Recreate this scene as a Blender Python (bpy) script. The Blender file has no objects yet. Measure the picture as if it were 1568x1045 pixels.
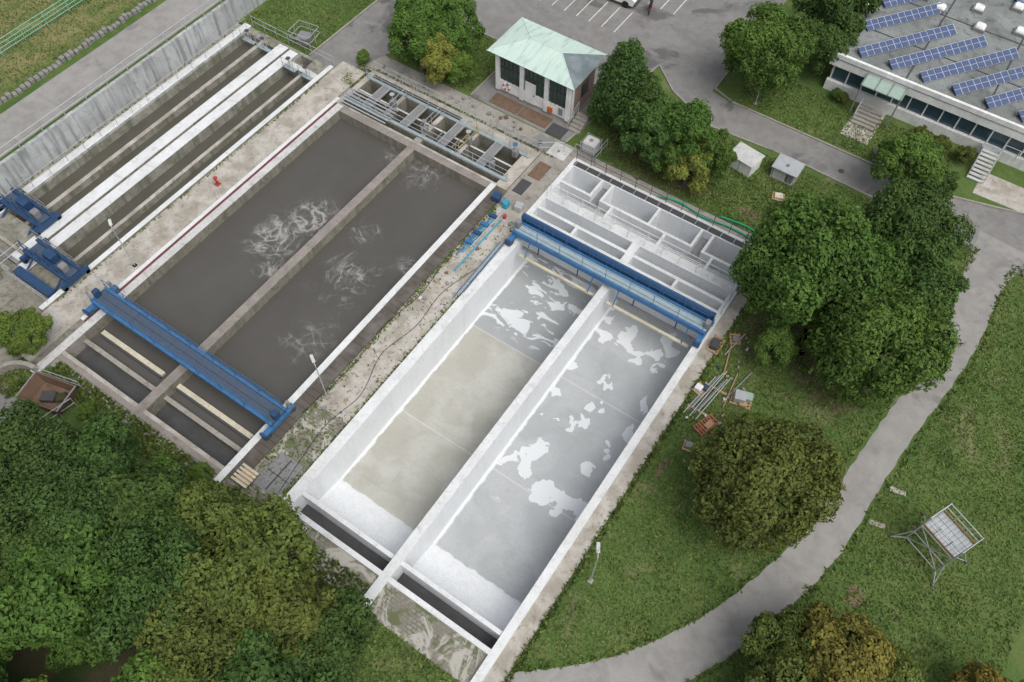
import bpy, math, random
import numpy as np
from math import radians, sin, cos, pi
from mathutils import Vector
random.seed(7); rng=np.random.default_rng(7)
scn=bpy.context.scene; COL=scn.collection

# ---------------------------------------------------------------- shaders
class S:
    def __init__(s,name,rough=.8,spec=.3,metal=0.):
        s.m=bpy.data.materials.new(name); s.m.use_nodes=True; s.nt=s.m.node_tree
        s.b=s.nt.nodes['Principled BSDF']; s.out=s.nt.nodes['Material Output']
        s.b.inputs['Roughness'].default_value=rough; s.b.inputs['Metallic'].default_value=metal
        s.b.inputs['Specular IOR Level'].default_value=spec
        g=s.nt.nodes.new('ShaderNodeNewGeometry'); s.P=g.outputs['Position']; s.g=g
    def set(s,inp,v):
        if isinstance(v,bpy.types.NodeSocket): s.nt.links.new(v,inp)
        else:
            if isinstance(v,tuple) and len(v)==3 and inp.type=='RGBA': v=v+(1,)
            inp.default_value=v
    def noise(s,scale,detail=4,dist=0,rough=.55,vec=None,off=0):
        n=s.nt.nodes.new('ShaderNodeTexNoise'); v=vec or s.P
        if off or isinstance(scale,tuple):
            mp=s.nt.nodes.new('ShaderNodeMapping'); s.set(mp.inputs[0],v); mp.inputs['Location'].default_value=(off,off*.7,off*.3)
            if isinstance(scale,tuple): mp.inputs['Scale'].default_value=scale; scale=1
            v=mp.outputs[0]
        s.set(n.inputs['Vector'],v)
        n.inputs['Scale'].default_value=scale;n.inputs['Detail'].default_value=detail;n.inputs['Distortion'].default_value=dist;n.inputs['Roughness'].default_value=rough
        return n.outputs['Fac']
    def ramp(s,f,lo,hi,a=0.,b=1.):
        n=s.nt.nodes.new('ShaderNodeMapRange'); n.interpolation_type='SMOOTHSTEP'
        s.set(n.inputs[0],f); n.inputs[1].default_value=lo;n.inputs[2].default_value=hi;n.inputs[3].default_value=a;n.inputs[4].default_value=b
        return n.outputs[0]
    def mix(s,f,a,b,t='MIX'):
        n=s.nt.nodes.new('ShaderNodeMix'); n.data_type='RGBA'; n.blend_type=t
        s.set(n.inputs[0],f); s.set(n.inputs[6],a); s.set(n.inputs[7],b); return n.outputs[2]
    def math(s,op,a,b=0.,c=0.):
        n=s.nt.nodes.new('ShaderNodeMath'); n.operation=op
        s.set(n.inputs[0],a); s.set(n.inputs[1],b); s.set(n.inputs[2],c); return n.outputs[0]
    def xyz(s):
        n=s.nt.nodes.new('ShaderNodeSeparateXYZ'); s.set(n.inputs[0],s.P); return n.outputs
    def bump(s,h,st=.3,d=.05):
        n=s.nt.nodes.new('ShaderNodeBump'); n.inputs['Strength'].default_value=st;n.inputs['Distance'].default_value=d
        s.set(n.inputs['Height'],h); s.nt.links.new(n.outputs[0],s.b.inputs['Normal'])
    def col(s,c): s.set(s.b.inputs['Base Color'],c); return s.m
    def blob(s,cx,cy,r):
        n=s.nt.nodes.new('ShaderNodeVectorMath'); n.operation='DISTANCE'
        mp=s.nt.nodes.new('ShaderNodeVectorMath'); mp.operation='MULTIPLY'; s.set(mp.inputs[0],s.P); mp.inputs[1].default_value=(1,1,0)
        s.set(n.inputs[0],mp.outputs[0]); n.inputs[1].default_value=(cx,cy,0)
        return s.ramp(n.outputs['Value'],r*.1,r,1.,0.)

def weathered(name,base,dark,light=None,rough=.85,sc=1.,stain=.5,spec=.25,bump=.25,streak=0.):
    s=S(name,rough,spec)
    light=light or tuple(min(1,c*1.25) for c in base)
    a=s.noise(.6*sc,6,.3); b=s.noise(4.5*sc,5,0,.65,off=13); c=s.noise(22*sc,3,off=31); d=s.noise(1.7*sc,8,.8,.7,off=57)
    k=s.mix(s.ramp(a,.35,.65),base,light)
    k=s.mix(s.ramp(d,.50,.72,0,stain),k,dark)
    k=s.mix(s.ramp(b,.5,.75,0,stain*.6),k,dark)
    k=s.mix(s.ramp(c,.3,.7,.0,.35),k,tuple(x*.6 for x in base))
    if streak: k=s.mix(s.ramp(s.noise((2.6,2.6,.22),5,off=23),.45,.68,0,streak),k,dark)
    s.bump(c,bump,.03); return s.col(k)

def plain(name,c,rough=.5,spec=.4,metal=0.,var=.25):
    s=S(name,rough,spec,metal)
    a=s.noise(3,5); b=s.noise(17,3,off=5)
    k=s.mix(s.ramp(a,.35,.7,0,var),c,tuple(x*.5 for x in c))
    k=s.mix(s.ramp(b,.45,.75,0,var),k,tuple(x*.65+.02 for x in c))
    return s.col(k)

m={}
s=S('grass',.95,.1)
a=s.noise(.12,5,.4);b=s.noise(.7,6,.5,.65,off=9);c=s.noise(5,5,0,.7,off=3);d=s.noise(28,3,off=77)
k=s.mix(s.ramp(a,.38,.62),(.080,.142,.036),(.118,.178,.050))
k=s.mix(s.ramp(b,.44,.68,0,.75),k,(.165,.19,.07))
k=s.mix(s.ramp(s.noise(.28,6,1.2,.6,off=63),.52,.64,0,.55),k,(.062,.112,.032))
k=s.mix(s.ramp(c,.42,.7,0,.5),k,(.058,.10,.028))
k=s.mix(s.ramp(d,.4,.72,0,.4),k,(.050,.082,.022))
k=s.mix(s.ramp(s.noise(.33,5,.9,.65,off=41),.56,.72,0,.7),k,(.23,.21,.12))
wx=s.xyz()
dry=s.math('MULTIPLY',s.ramp(wx[0],-57.5,-60.5,0,1),s.ramp(s.noise(.5,6,.5,off=19),.35,.6,.2,.85)); k=s.mix(dry,k,(.26,.23,.11))
s.bump(c,.6,.12); m['grass']=s.col(k)
s=S('soil',.95,.1);k=s.mix(s.noise(1.3,6),(.05,.045,.025),(.09,.08,.045));k=s.mix(s.ramp(s.noise(.5,5,off=8),.45,.6),k,(.04,.065,.02));s.bump(s.noise(8,4),.6,.1);m['soil']=s.col(k)
s=S('leaf_litter',.95,.1);k=s.mix(s.noise(2.3,6),(.09,.10,.04),(.19,.15,.10));k=s.mix(s.ramp(s.noise(1.3,5,off=8),.42,.58,0,.8),k,(.08,.13,.035));s.bump(s.noise(8,4),.6,.1);m['litter']=s.col(k)
def asphalt(name,base,dark,amt,rough=.85):
    s=S(name,rough,.25); a=s.noise(.25,4,.6);b=s.noise(1.2,7,.4,.6,off=4);c=s.noise(35,3,off=11)
    k=s.mix(s.ramp(b,.35,.65),base,tuple(x*1.22 for x in base)); k=s.mix(s.ramp(a,.56,.63,0,amt),k,dark)
    k=s.mix(s.ramp(c,.35,.7,0,.4),k,tuple(x*.65 for x in base))
    k=s.mix(s.ramp(s.noise(.9,5,.5,.6,off=60),.56,.66,0,.3),k,tuple(x*.65 for x in base))
    k=s.mix(s.ramp(s.noise(.35,3,.2,off=160),.5,.62,0,.3),k,tuple(x*1.35 for x in base))
    k=s.mix(s.ramp(s.noise(9,2,off=260),.66,.7,0,.45),k,(.17,.15,.08))
    s.bump(c,.3,.02); return s.col(k)
m['asphalt']=asphalt('asphalt',(.215,.208,.198),(.085,.082,.08),.7)
m['road']=asphalt('road_asphalt',(.275,.265,.248),(.15,.145,.135),.5)
m['conc']=weathered('concrete_old',(.31,.29,.255),(.12,.11,.085),stain=.75)
m['tan']=weathered('concrete_tan',(.37,.335,.28),(.18,.15,.11),(.56,.53,.48),stain=.75,sc=1.3)
m['dirty']=weathered('concrete_dirty',(.24,.225,.185),(.08,.08,.05),stain=.8,streak=.4)
m['algae']=weathered('concrete_algae',(.23,.22,.175),(.085,.09,.055),(.38,.37,.32),stain=.6,sc=1.3,streak=.5)
m['wallgrey']=weathered('concrete_wall',(.44,.455,.455),(.18,.185,.18),(.56,.58,.58),stain=.5,sc=.8,streak=.7)
m['floorgrey']=weathered('chamber_floor',(.45,.46,.45),(.25,.25,.24),(.55,.56,.56),stain=.6,sc=.8)
m['white']=weathered('white_coating',(.70,.71,.70),(.36,.36,.33),(.80,.81,.81),rough=.5,stain=.55,bump=.08)
m['offwhite']=weathered('white_worn',(.54,.54,.52),(.24,.23,.20),(.68,.68,.66),rough=.6,stain=.7)
m['white2']=weathered('white_lining',(.79,.81,.82),(.58,.59,.59),(.82,.84,.85),rough=.55,stain=.3,sc=.6,bump=.03,streak=.25)
m['brownconc']=weathered('brown_concrete',(.27,.24,.215),(.12,.10,.085),stain=.6,sc=2)
m['red']=weathered('red_edge',(.17,.055,.06),(.10,.07,.065),stain=.8,sc=2)
s=S('dark_planks',.8,.2); x=s.xyz(); f=s.math('FRACT',s.math('MULTIPLY',x[1],2.2)); k=s.mix(s.ramp(f,.0,.12),(.03,.026,.022),(.105,.09,.077)); k=s.mix(s.ramp(s.noise(.8,6),.4,.7,0,.7),k,(.19,.175,.165)); m['planks']=s.col(k)
s=S('cobble_paving',.9,.2); br=s.nt.nodes.new('ShaderNodeTexBrick'); s.set(br.inputs['Vector'],s.P); br.inputs['Scale'].default_value=1.; br.inputs['Brick Width'].default_value=.34;br.inputs['Row Height'].default_value=.2;br.inputs['Mortar Size'].default_value=.025
br.inputs['Color1'].default_value=(.31,.29,.25,1);br.inputs['Color2'].default_value=(.23,.22,.19,1);br.inputs['Mortar'].default_value=(.13,.13,.085,1)
k=s.mix(s.ramp(s.noise(.8,6,.5),.40,.58,0,.85),br.outputs[0],(.21,.195,.16)); k=s.mix(s.ramp(s.noise(1.4,6,.5,off=9),.5,.62,0,.7),k,(.10,.125,.045)); k=s.mix(s.ramp(s.noise(.6,5,.8,.7,off=29),.50,.58,0,.8),k,(.47,.45,.40)); m['cobble']=s.col(k)
# sludge water
s=S('sludge_water',.3,.35)
k=s.mix(s.noise(.25,5,.8),(.074,.069,.062),(.112,.106,.096))
def ridges(sc,dist,off,w):
    q=s.noise(sc,3,dist,.5,off=off); return s.ramp(s.math('ABSOLUTE',s.math('SUBTRACT',q,.5)),0.,w,1.,0.)
r1=ridges(.22,1.6,20,.03); r2=ridges((.55,.25,1),1.6,47,.035); r3=ridges(.30,1.8,131,.03); rb=s.ramp(s.noise(2.2,6,1.,.65,off=9),.30,.60,.25,1)
mask=None
for cx,cy,r,w in ((-33.2,24.6,3.0,1.),(-34.2,21.6,3.4,1.),(-33.0,19.2,2.2,.6),(-29.2,25.6,2.6,.6),(-27.6,21.6,4.2,.68),(-26.6,16.5,3.6,.5),(-32.6,32.2,2.6,.5),(-29.6,32.4,3.0,.6),(-25.2,25,2.4,.45)):
    q=s.math('MULTIPLY',s.blob(cx,cy,r),w); mask=q if mask is None else s.math('MAXIMUM',mask,q)
wob=s.math('MULTIPLY',s.math('SUBTRACT',s.noise(.45,5,1.2,.6,off=66),.5),2.2)
mask=s.math('MULTIPLY',mask,s.ramp(s.math('ADD',mask,wob),.15,.75))
fo=s.math('MULTIPLY',s.math('MULTIPLY',s.math('ADD',s.math('ADD',r1,s.math('MULTIPLY',r3,.9)),s.math('MULTIPLY',r2,.55)),rb),mask)
haze=s.math('MULTIPLY',mask,s.ramp(s.noise(.8,5,2.,.6,off=14),.4,.7,0,.28))
fo=s.math('MINIMUM',s.math('ADD',fo,haze),.85)
k=s.mix(fo,k,(.36,.35,.33)); s.set(s.b.inputs['Roughness'],s.ramp(fo,0,.6,.3,.7)); s.bump(s.noise(6,3,off=2),.04,.02); m['sludge']=s.col(k)
s=S('channel_water',.25,.4);k=s.mix(s.noise(.5,6,.6),(.07,.067,.052),(.12,.115,.092));s.bump(s.noise(7,3),.05,.02);m['water']=s.col(k)
s=S('clear_dark_water',.12,.5);k=s.mix(s.noise(.5,6,.6),(.018,.02,.013),(.035,.04,.028));m['stream']=s.col(k)
m['sludgefloor']=weathered('wet_channel_floor',(.075,.075,.075),(.045,.045,.045),stain=.5)
# empty tank floor
s=S('tank_floor',.9,.1); x=s.xyz(); X,Y=x[0],x[1]
left=s.ramp(X,-12.7,-12.5,1.,0.)
warm=s.mix(s.ramp(s.noise(.35,4,.4),.4,.6),(.49,.485,.435),(.42,.41,.355)); cool=s.mix(s.ramp(s.noise(.3,5,.4,off=3),.4,.6),(.44,.455,.46),(.385,.40,.405))
leftc=s.mix(s.ramp(Y,24.3,24.9,0,1),warm,(.35,.365,.365))
k=s.mix(left,cool,leftc)
k=s.mix(s.ramp(s.noise(.9,7,.6,off=15),.52,.75,0,.3),k,(.30,.305,.285))
k=s.mix(s.ramp(s.noise(.45,6,.8,.6,off=33),.56,.72,0,.3),k,(.54,.55,.54))
k=s.mix(s.ramp(s.noise((.5,3.,1),4,.3,off=91),.55,.8,0,.25),k,(.29,.29,.275))
k=s.mix(s.ramp(s.noise(7,5,0,.7,off=191),.4,.75,0,.3),k,(.3,.305,.3))
pn=s.noise(.7,4,.35,.5,off=112)
big=s.noise(.22,2,off=140)
pv=s.math('ADD',pn,s.math('MULTIPLY',s.math('SUBTRACT',big,.5),.35))
thr=s.ramp(pv,.58,.593)
thl=s.ramp(s.noise((.55,1.1,1),4,.9,.55,off=12),.53,.545)
ml=s.math('MULTIPLY',s.math('MULTIPLY',s.ramp(Y,25.0,25.8,0,1),left),thl); mr=s.math('MULTIPLY',s.math('MULTIPLY',s.math('SUBTRACT',1.,left),s.ramp(Y,14.8,15.6,0,1)),thr)
pm=s.math('ADD',ml,mr)
k=s.mix(s.math('MULTIPLY',pm,.85),k,(.70,.72,.73))
jl=None
for yy in (16.6,24.6):
    q=s.ramp(s.math('ABSOLUTE',s.math('SUBTRACT',Y,yy)),.02,.05,1.,0.); jl=q if jl is None else s.math('MAXIMUM',jl,q)
k=s.mix(s.math('MULTIPLY',jl,.5),k,(.65,.65,.63))
rag=s.math('MULTIPLY',s.noise(1.5,5,.4,off=5),.35)
e1=s.ramp(s.math('SUBTRACT',s.math('SUBTRACT',X,-19.5),rag),-.05,.08,1.,0.); e2=s.math('MULTIPLY',s.ramp(s.math('SUBTRACT',s.math('SUBTRACT',X,-12.3),rag),-.05,.1,1.,0.),s.math('SUBTRACT',1.,left))
e3=s.ramp(s.math('SUBTRACT',s.math('SUBTRACT',Y,10.5),rag),-.05,.08,1.,0.)
k=s.mix(s.math('MULTIPLY',s.math('MAXIMUM',s.math('MAXIMUM',e1,e2),e3),.9),k,(.72,.735,.74))
m['floor']=s.col(k)
m['blue']=plain('blue_paint',(.05,.17,.36),.5,.4,0,.4); m['navy']=plain('navy_paint',(.025,.07,.16),.5,.4,0,.4)
m['cyan']=plain('cyan_pipe',(.04,.34,.48),.4); m['grate']=plain('grating',(.07,.10,.15),.6,.4,.0)
m['lgrate']=plain('light_grating',(.36,.44,.46),.45,.4,.0,.35); m['galv']=plain('galvanised',(.50,.52,.53),.45,.5,.3)
m['dgrey']=plain('dark_grey',(.07,.07,.075),.6); m['mgrey']=plain('mid_grey',(.24,.24,.24),.6); m['yellow']=weathered('pale_beam',(.56,.52,.40),(.3,.25,.15),stain=.5,sc=2)
m['wood']=weathered('wood',(.4,.26,.15),(.2,.12,.07),stain=.5,sc=3); m['woodred']=weathered('wood_red',(.3,.12,.07),(.13,.07,.04),stain=.5,sc=3)
m['paint']=weathered('white_paint',(.76,.76,.74),(.5,.5,.48),rough=.5,stain=.35,sc=1.5,streak=.3); m['linepaint']=weathered('line_paint',(.62,.62,.6),(.28,.28,.27),stain=.6,sc=3)
m['rust']=weathered('rust',(.17,.11,.075),(.08,.055,.04),stain=.6,sc=2); m['redp']=plain('red_paint',(.42,.05,.045),.5); m['green']=plain('green_hose',(.02,.42,.22),.5)
m['black']=plain('black',(.02,.02,.02),.5); m['orange']=plain('orange',(.6,.16,.04),.5); m['stone']=weathered('stone_blocks',(.25,.24,.23),(.1,.1,.09),stain=.6,sc=4)
m['fence']=plain('green_fence',(.25,.5,.34),.5); m['yel']=plain('yellow_paint',(.5,.42,.1),.5)
m['barepatch']=weathered('bare_earth',(.17,.13,.08),(.10,.12,.05),stain=.8,sc=3)
s=S('window_glass',.08,.6);k=s.mix(s.noise(1.1,2),(.012,.02,.02),(.035,.05,.05));m['glass']=s.col(k)
s=S('green_window_glass',.12,.6);k=s.mix(s.noise(1.5,2),(.012,.045,.032),(.03,.075,.06));m['gglass']=s.col(k)
s=S('blue_window_glass',.1,.6);k=s.mix(s.noise(1.5,2),(.02,.045,.06),(.06,.10,.13));m['bglass']=s.col(k)
s=S('canopy_glass',.15,.6);k=s.mix(s.noise(2.5,4),(.26,.36,.30),(.4,.5,.43));m['cglass']=s.col(k)
s=S('solar_cells',.22,.6); x=s.nt.nodes.new('ShaderNodeTexCoord'); sp=s.nt.nodes.new('ShaderNodeSeparateXYZ'); s.set(sp.inputs[0],x.outputs['UV'])
fx=s.math('FRACT',s.math('MULTIPLY',sp.outputs[0],2)); fy=s.math('FRACT',s.math('MULTIPLY',sp.outputs[1],2)); g=s.math('MAXIMUM',s.ramp(fx,.9,.97),s.ramp(fy,.92,.97)); k=s.mix(g,(.065,.095,.19),(.5,.53,.58)); m['solar']=s.col(k)
s=S('copper_roof',.6,.3);k=s.mix(s.noise(.9,6,.5),(.46,.60,.53),(.62,.73,.66));k=s.mix(s.ramp(s.noise((3,.5,.5),5,off=9),.5,.72,0,.7),k,(.31,.42,.37));k=s.mix(s.ramp(s.noise(6,4,off=3),.6,.75,0,.4),k,(.72,.8,.74));m['copper']=s.col(k)
m['slate']=weathered('slate_roof',(.17,.21,.22),(.09,.10,.10),(.27,.31,.32),stain=.5,sc=2)
s=S('brick',.9,.2); br=s.nt.nodes.new('ShaderNodeTexBrick')
cx=s.nt.nodes.new('ShaderNodeCombineXYZ'); xx=s.xyz(); s.set(cx.inputs[0],s.math('ADD',xx[0],xx[1])); s.set(cx.inputs[1],xx[2]); s.set(br.inputs['Vector'],cx.outputs[0]); br.inputs['Scale'].default_value=1; br.inputs['Brick Width'].default_value=.25; br.inputs['Row Height'].default_value=.09;br.inputs['Mortar Size'].default_value=.012
br.inputs['Color1'].default_value=(.32,.19,.15,1);br.inputs['Color2'].default_value=(.24,.14,.12,1);br.inputs['Mortar'].default_value=(.36,.32,.28,1); m['brick']=s.col(br.outputs[0])
m['roofgrey']=weathered('bitumen_roof',(.19,.205,.195),(.07,.08,.075),(.29,.31,.30),stain=.85,sc=.5)
m['bark']=weathered('bark',(.12,.10,.08),(.05,.045,.03),stain=.6,sc=3)
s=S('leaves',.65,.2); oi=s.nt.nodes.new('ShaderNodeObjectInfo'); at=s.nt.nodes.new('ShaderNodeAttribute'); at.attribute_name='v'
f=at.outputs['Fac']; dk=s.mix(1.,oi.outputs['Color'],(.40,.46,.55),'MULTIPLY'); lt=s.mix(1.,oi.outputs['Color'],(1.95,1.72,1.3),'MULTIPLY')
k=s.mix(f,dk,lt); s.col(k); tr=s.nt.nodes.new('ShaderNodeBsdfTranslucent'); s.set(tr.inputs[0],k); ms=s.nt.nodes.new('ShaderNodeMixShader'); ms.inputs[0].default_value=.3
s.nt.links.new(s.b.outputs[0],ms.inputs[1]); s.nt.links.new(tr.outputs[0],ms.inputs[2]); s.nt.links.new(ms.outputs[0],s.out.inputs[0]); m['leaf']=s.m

# ---------------------------------------------------------------- mesh builder
class MB:
    def __init__(s): s.v=[];s.f=[];s.mi=[];s.mats=[];s.uv={}
    def mat(s,k):
        if k not in s.mats: s.mats.append(k)
        return s.mats.index(k)
    def face(s,pts,k):
        n=len(s.v); s.v+= [tuple(p) for p in pts]; s.f.append(tuple(range(n,n+len(pts)))); s.mi.append(s.mat(k)); return len(s.f)-1
    def hexa(s,b,t,k):
        n=len(s.v); s.v+=[tuple(p) for p in b]+[tuple(p) for p in t]; i=s.mat(k); c=len(b)
        s.f.append(tuple(n+j for j in range(c-1,-1,-1))); s.f.append(tuple(n+c+j for j in range(c)))
        for j in range(c):
            q=(j+1)%c; s.f.append((n+j,n+q,n+c+q,n+c+j))
        s.mi+=[i]*(c+2)
    def box(s,x0,x1,y0,y1,z0,z1,k,rot=0,bev=0):
        cx,cy=(x0+x1)/2,(y0+y1)/2; c,sn=cos(rot),sin(rot)
        P=lambda x,y,z:(cx+(x-cx)*c-(y-cy)*sn, cy+(x-cx)*sn+(y-cy)*c, z)
        if bev:
            b=bev
            ring=lambda i,z:[P(x0+b+i,y0+i,z),P(x1-b-i,y0+i,z),P(x1-i,y0+b+i,z),P(x1-i,y1-b-i,z),P(x1-b-i,y1-i,z),P(x0+b+i,y1-i,z),P(x0+i,y1-b-i,z),P(x0+i,y0+b+i,z)]
            s.hexa(ring(0,z0),ring(0,z1-b),k); s.hexa(ring(0,z1-b+.001),ring(b*.6,z1),k)
        else:
            s.hexa([P(x0,y0,z0),P(x1,y0,z0),P(x1,y1,z0),P(x0,y1,z0)],[P(x0,y0,z1),P(x1,y0,z1),P(x1,y1,z1),P(x0,y1,z1)],k)
    def cyl(s,p,q,r,k,n=8,r2=None):
        p=np.array(p,float);q=np.array(q,float);d=q-p;L=np.linalg.norm(d)
        if L<1e-6:return
        d/=L; u=np.cross(d,(0,0,1) if abs(d[2])<.9 else (1,0,0));u/=np.linalg.norm(u);w=np.cross(d,u); r2=r if r2 is None else r2
        s.hexa([p+r*(cos(a)*u+sin(a)*w) for a in np.linspace(0,2*pi,n,endpoint=False)],[q+r2*(cos(a)*u+sin(a)*w) for a in np.linspace(0,2*pi,n,endpoint=False)],k)
    def rail(s,pts,h=1.,k='galv',step=1.4,z=0,r=.028,mids=(.5,)):
        for a,b in zip(pts[:-1],pts[1:]):
            a=np.array(a+(z,) if len(a)==2 else a,float);b=np.array(b+(z,) if len(b)==2 else b,float)
            L=np.linalg.norm(b-a); n=max(1,int(round(L/step)))
            for i in range(n+1):
                p=a+(b-a)*i/n; s.cyl(p,p+(0,0,h),r,k,5)
            for t in (1.,)+tuple(mids): s.cyl(a+(0,0,h*t),b+(0,0,h*t),r*.9,k,5)
    def build(s,name,loc=(0,0,0),parent=None):
        me=bpy.data.meshes.new(name); me.from_pydata(s.v,[],s.f)
        for k in s.mats: me.materials.append(m[k])
        me.polygons.foreach_set('material_index',s.mi)
        if s.uv:
            uvl=me.uv_layers.new(name='UVMap')
            for fi,u in s.uv.items():
                for li,c in zip(me.polygons[fi].loop_indices,u): uvl.data[li].uv=c
        me.update(); o=bpy.data.objects.new(name,me); COL.objects.link(o); o.location=loc
        if parent: o.parent=parent
        return o
def empty(name,loc=(0,0,0)):
    o=bpy.data.objects.new(name,None); o.empty_display_size=.3; COL.objects.link(o); o.location=loc; return o

# ---------------------------------------------------------------- stepped site (ground + basins)
R=[]
def rect(tag,x0,x1,y0,y1,z,top,wall=None): R.append((tag,x0,x1,y0,y1,z,top,wall or top))
rect('ground',-300,300,-200,400,0,'grass')
rect('ground',-300,-52.6,-200,400,2.0,'grass','wallgrey')
rect('retaining_wall',-52.9,-52.6,-40,60,2.12,'wallgrey')
rect('plant_pavement',-52.6,-4.2,5.6,36.9,0,'conc')
rect('plant_pavement',-40.5,-4.2,36.9,40.6,0,'conc')
rect('plant_pavement',-52.6,-38.9,2,12,0,'dirty')
rect('plant_pavement',-20.2,-4.2,5.0,7,.0,'cobble')
rect('plant_pavement',-23.9,-20.2,5.6,13,.0,'cobble')
rect('plant_pavement',-5.1,-4.2,-3,40.1,.03,'tan','conc')
rect('plant_pavement',-22.9,-20.2,13,33,.02,'tan','conc')
T='clarifier_channels'
rect(T,-52.6,-51.7,6,36.9,-.25,'conc','wallgrey')
rect(T,-51.7,-51.0,8,36.9,.25,'white','wallgrey')
rect(T,-51.0,-41.9,10.4,36.9,.1,'algae','wallgrey')
rect('channel_water',-50.9,-49.3,12.2,36.2,-.6,'water','algae')
rect(T,-49.3,-48.95,12.2,36.2,-.05,'tan','algae')
rect('channel_water',-48.95,-47.5,12.2,36.0,-.6,'water','algae')
rect(T,-47.5,-46.55,9.5,36.6,.2,'white','algae')
rect(T,-46.55,-46.4,9.5,36.6,-.1,'dirty')
rect(T,-46.4,-45.5,9.5,36.6,.12,'white','algae')
rect('channel_water',-45.5,-44.05,10.6,35.6,-.75,'water','algae')
rect(T,-44.05,-43.75,10.6,35.6,-.2,'tan','algae')
rect('channel_water',-43.75,-42.3,10.6,35.6,-.75,'water','algae')
rect(T,-42.3,-41.9,8,36.9,.3,'white','algae')
rect(T,-45.5,-42.3,35.1,35.6,.1,'offwhite','algae')
rect('channel_water',-45.2,-43.9,35.8,36.6,-1.1,'water','algae')
T='concrete_walkway'
rect(T,-41.9,-39.5,5,38,.12,'tan','conc'); rect(T,-39.5,-39.2,9,34.5,.16,'white'); rect(T,-39.2,-39.0,9,34.5,.15,'red')
T='sedimentation_tank'
rect(T,-39.0,-23.85,6.2,34,.12,'brownconc','conc')
rect(T,-39.0,-38.4,4.6,34,.14,'offwhite','conc')
rect('sludge_water',-38.4,-24.3,8.3,33.4,-.7,'sludge','dirty')
rect(T,-38.4,-24.3,8.0,8.3,-.35,'conc','dirty')
rect(T,-38.4,-24.3,6.8,8.0,-1.0,'sludgefloor','dirty')
rect(T,-38.4,-24.3,6.55,6.8,.1,'tan','dirty')
rect(T,-31.65,-31.0,5.2,33.4,.1,'brownconc','dirty')
rect(T,-24.3,-23.85,4.9,34,.2,'white','dirty')
rect('plank_walkway',-23.85,-22.95,6.5,34,.1,'planks')
T='inlet_basin'
rect(T,-39.2,-23.0,33.95,38.6,.15,'tan','dirty')
for a,b,c,d in ((-38.7,-35.3,34.9,37.5),(-35.0,-31.6,34.9,37.5),(-31.2,-28.2,34.9,37.5),(-27.9,-24.0,34.9,37.5)):
    rect('inlet_water',a,b,c,d,-1.0,'water','dirty')
rect(T,-38.7,-24,36.15,36.3,.05,'offwhite','dirty')
rect('inlet_water',-38.8,-24.0,34.15,34.6,-1.,'water','dirty'); rect(T,-31.7,-31.1,34,34.7,.1,'conc','dirty')
rect('inlet_water',-38.7,-30,37.75,38.2,-1.,'water','dirty')
T='empty_settling_tank'
rect(T,-20.2,-5.1,6.9,32.9,.18,'white','white2')
rect(T,-20.2,-19.5,6.0,39.5,.18,'white','white2'); rect(T,-5.6,-5.1,3.4,39.5,.18,'white','white2'); rect(T,-12.85,-12.3,5.1,32.9,.18,'white','white2')
FZ=-2.8
for a,b in ((-19.5,-12.85),(-12.3,-5.6)):
    rect('tank_floor',a,b,8.3,32.4,FZ,'floor','white2')
    rect(T,a,b,8.05,8.3,.05,'white','white2'); rect(T,a,b,7.2,8.05,-1.4,'sludgefloor','offwhite')
T='mixing_chambers'
rect(T,-20.6,-5.1,32.9,39.6,.2,'white','white2')
cells=[]
for a,b in ((-20.2,-17.0),(-16.8,-12.95),(-12.35,-9.0),(-8.8,-5.5)): cells.append((a,b,33.15,33.85,-1.3))
for a,b in ((-20.2,-13.0),(-12.4,-5.5)): cells.append((a,b,34.1,34.95,-1.3))
for a,b in ((-20.2,-15.9),(-15.7,-11.6),(-11.4,-7.9),(-7.7,-5.5)): cells.append((a,b,35.75,36.9,-1.6))
for a,b in ((-20.2,-17.8),(-17.6,-16.9),(-16.7,-13.0),(-12.8,-9.6),(-9.4,-8.7),(-8.5,-5.5)): cells.append((a,b,37.1,38.75,-1.7))
for a,b,c,d,z in cells: rect(T,a,b,c,d,z,'floorgrey','white2')
rect(T,-17.6,-16.9,35.75,38.75,-.5,'mgrey','white2'); rect(T,-9.4,-8.7,35.75,38.75,-.5,'mgrey','white2')
rect('stream',-25.5,-16.5,-18,-5.0,-1.2,'stream','soil')

xs=sorted({round(v,4) for r in R for v in (r[1],r[2])}); ys=sorted({round(v,4) for r in R for v in (r[3],r[4])})
nx,ny=len(xs)-1,len(ys)-1
own=np.zeros((nx,ny),int)
XC=np.array([(xs[i]+xs[i+1])/2 for i in range(nx)]);YC=np.array([(ys[j]+ys[j+1])/2 for j in range(ny)])
for k,r in enumerate(R):
    own[np.ix_((XC>r[1])&(XC<r[2]),(YC>r[3])&(YC<r[4]))]=k
obs={}
for i in range(nx):
    for j in range(ny):
        r=R[own[i,j]]; mb=obs.setdefault(r[0],MB()); z=r[5]; x0,x1,y0,y1=xs[i],xs[i+1],ys[j],ys[j+1]
        mb.face([(x0,y0,z),(x1,y0,z),(x1,y1,z),(x0,y1,z)],r[6])
        for di,dj,e in ((1,0,((x1,y0),(x1,y1))),(-1,0,((x0,y1),(x0,y0))),(0,1,((x1,y1),(x0,y1))),(0,-1,((x0,y0),(x1,y0)))):
            a,b=i+di,j+dj
            if 0<=a<nx and 0<=b<ny:
                q=R[own[a,b]]
                if q[5]<z-1e-6:
                    w=r[7]
                    if 'water' in q[0] or q[0]=='tank_floor': w=q[7]
                    (ax,ay),(bx,by)=e
                    mb.face([(ax,ay,q[5]),(bx,by,q[5]),(bx,by,z),(ax,ay,z)],w)
for k,mb in obs.items(): mb.build(k)

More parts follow.
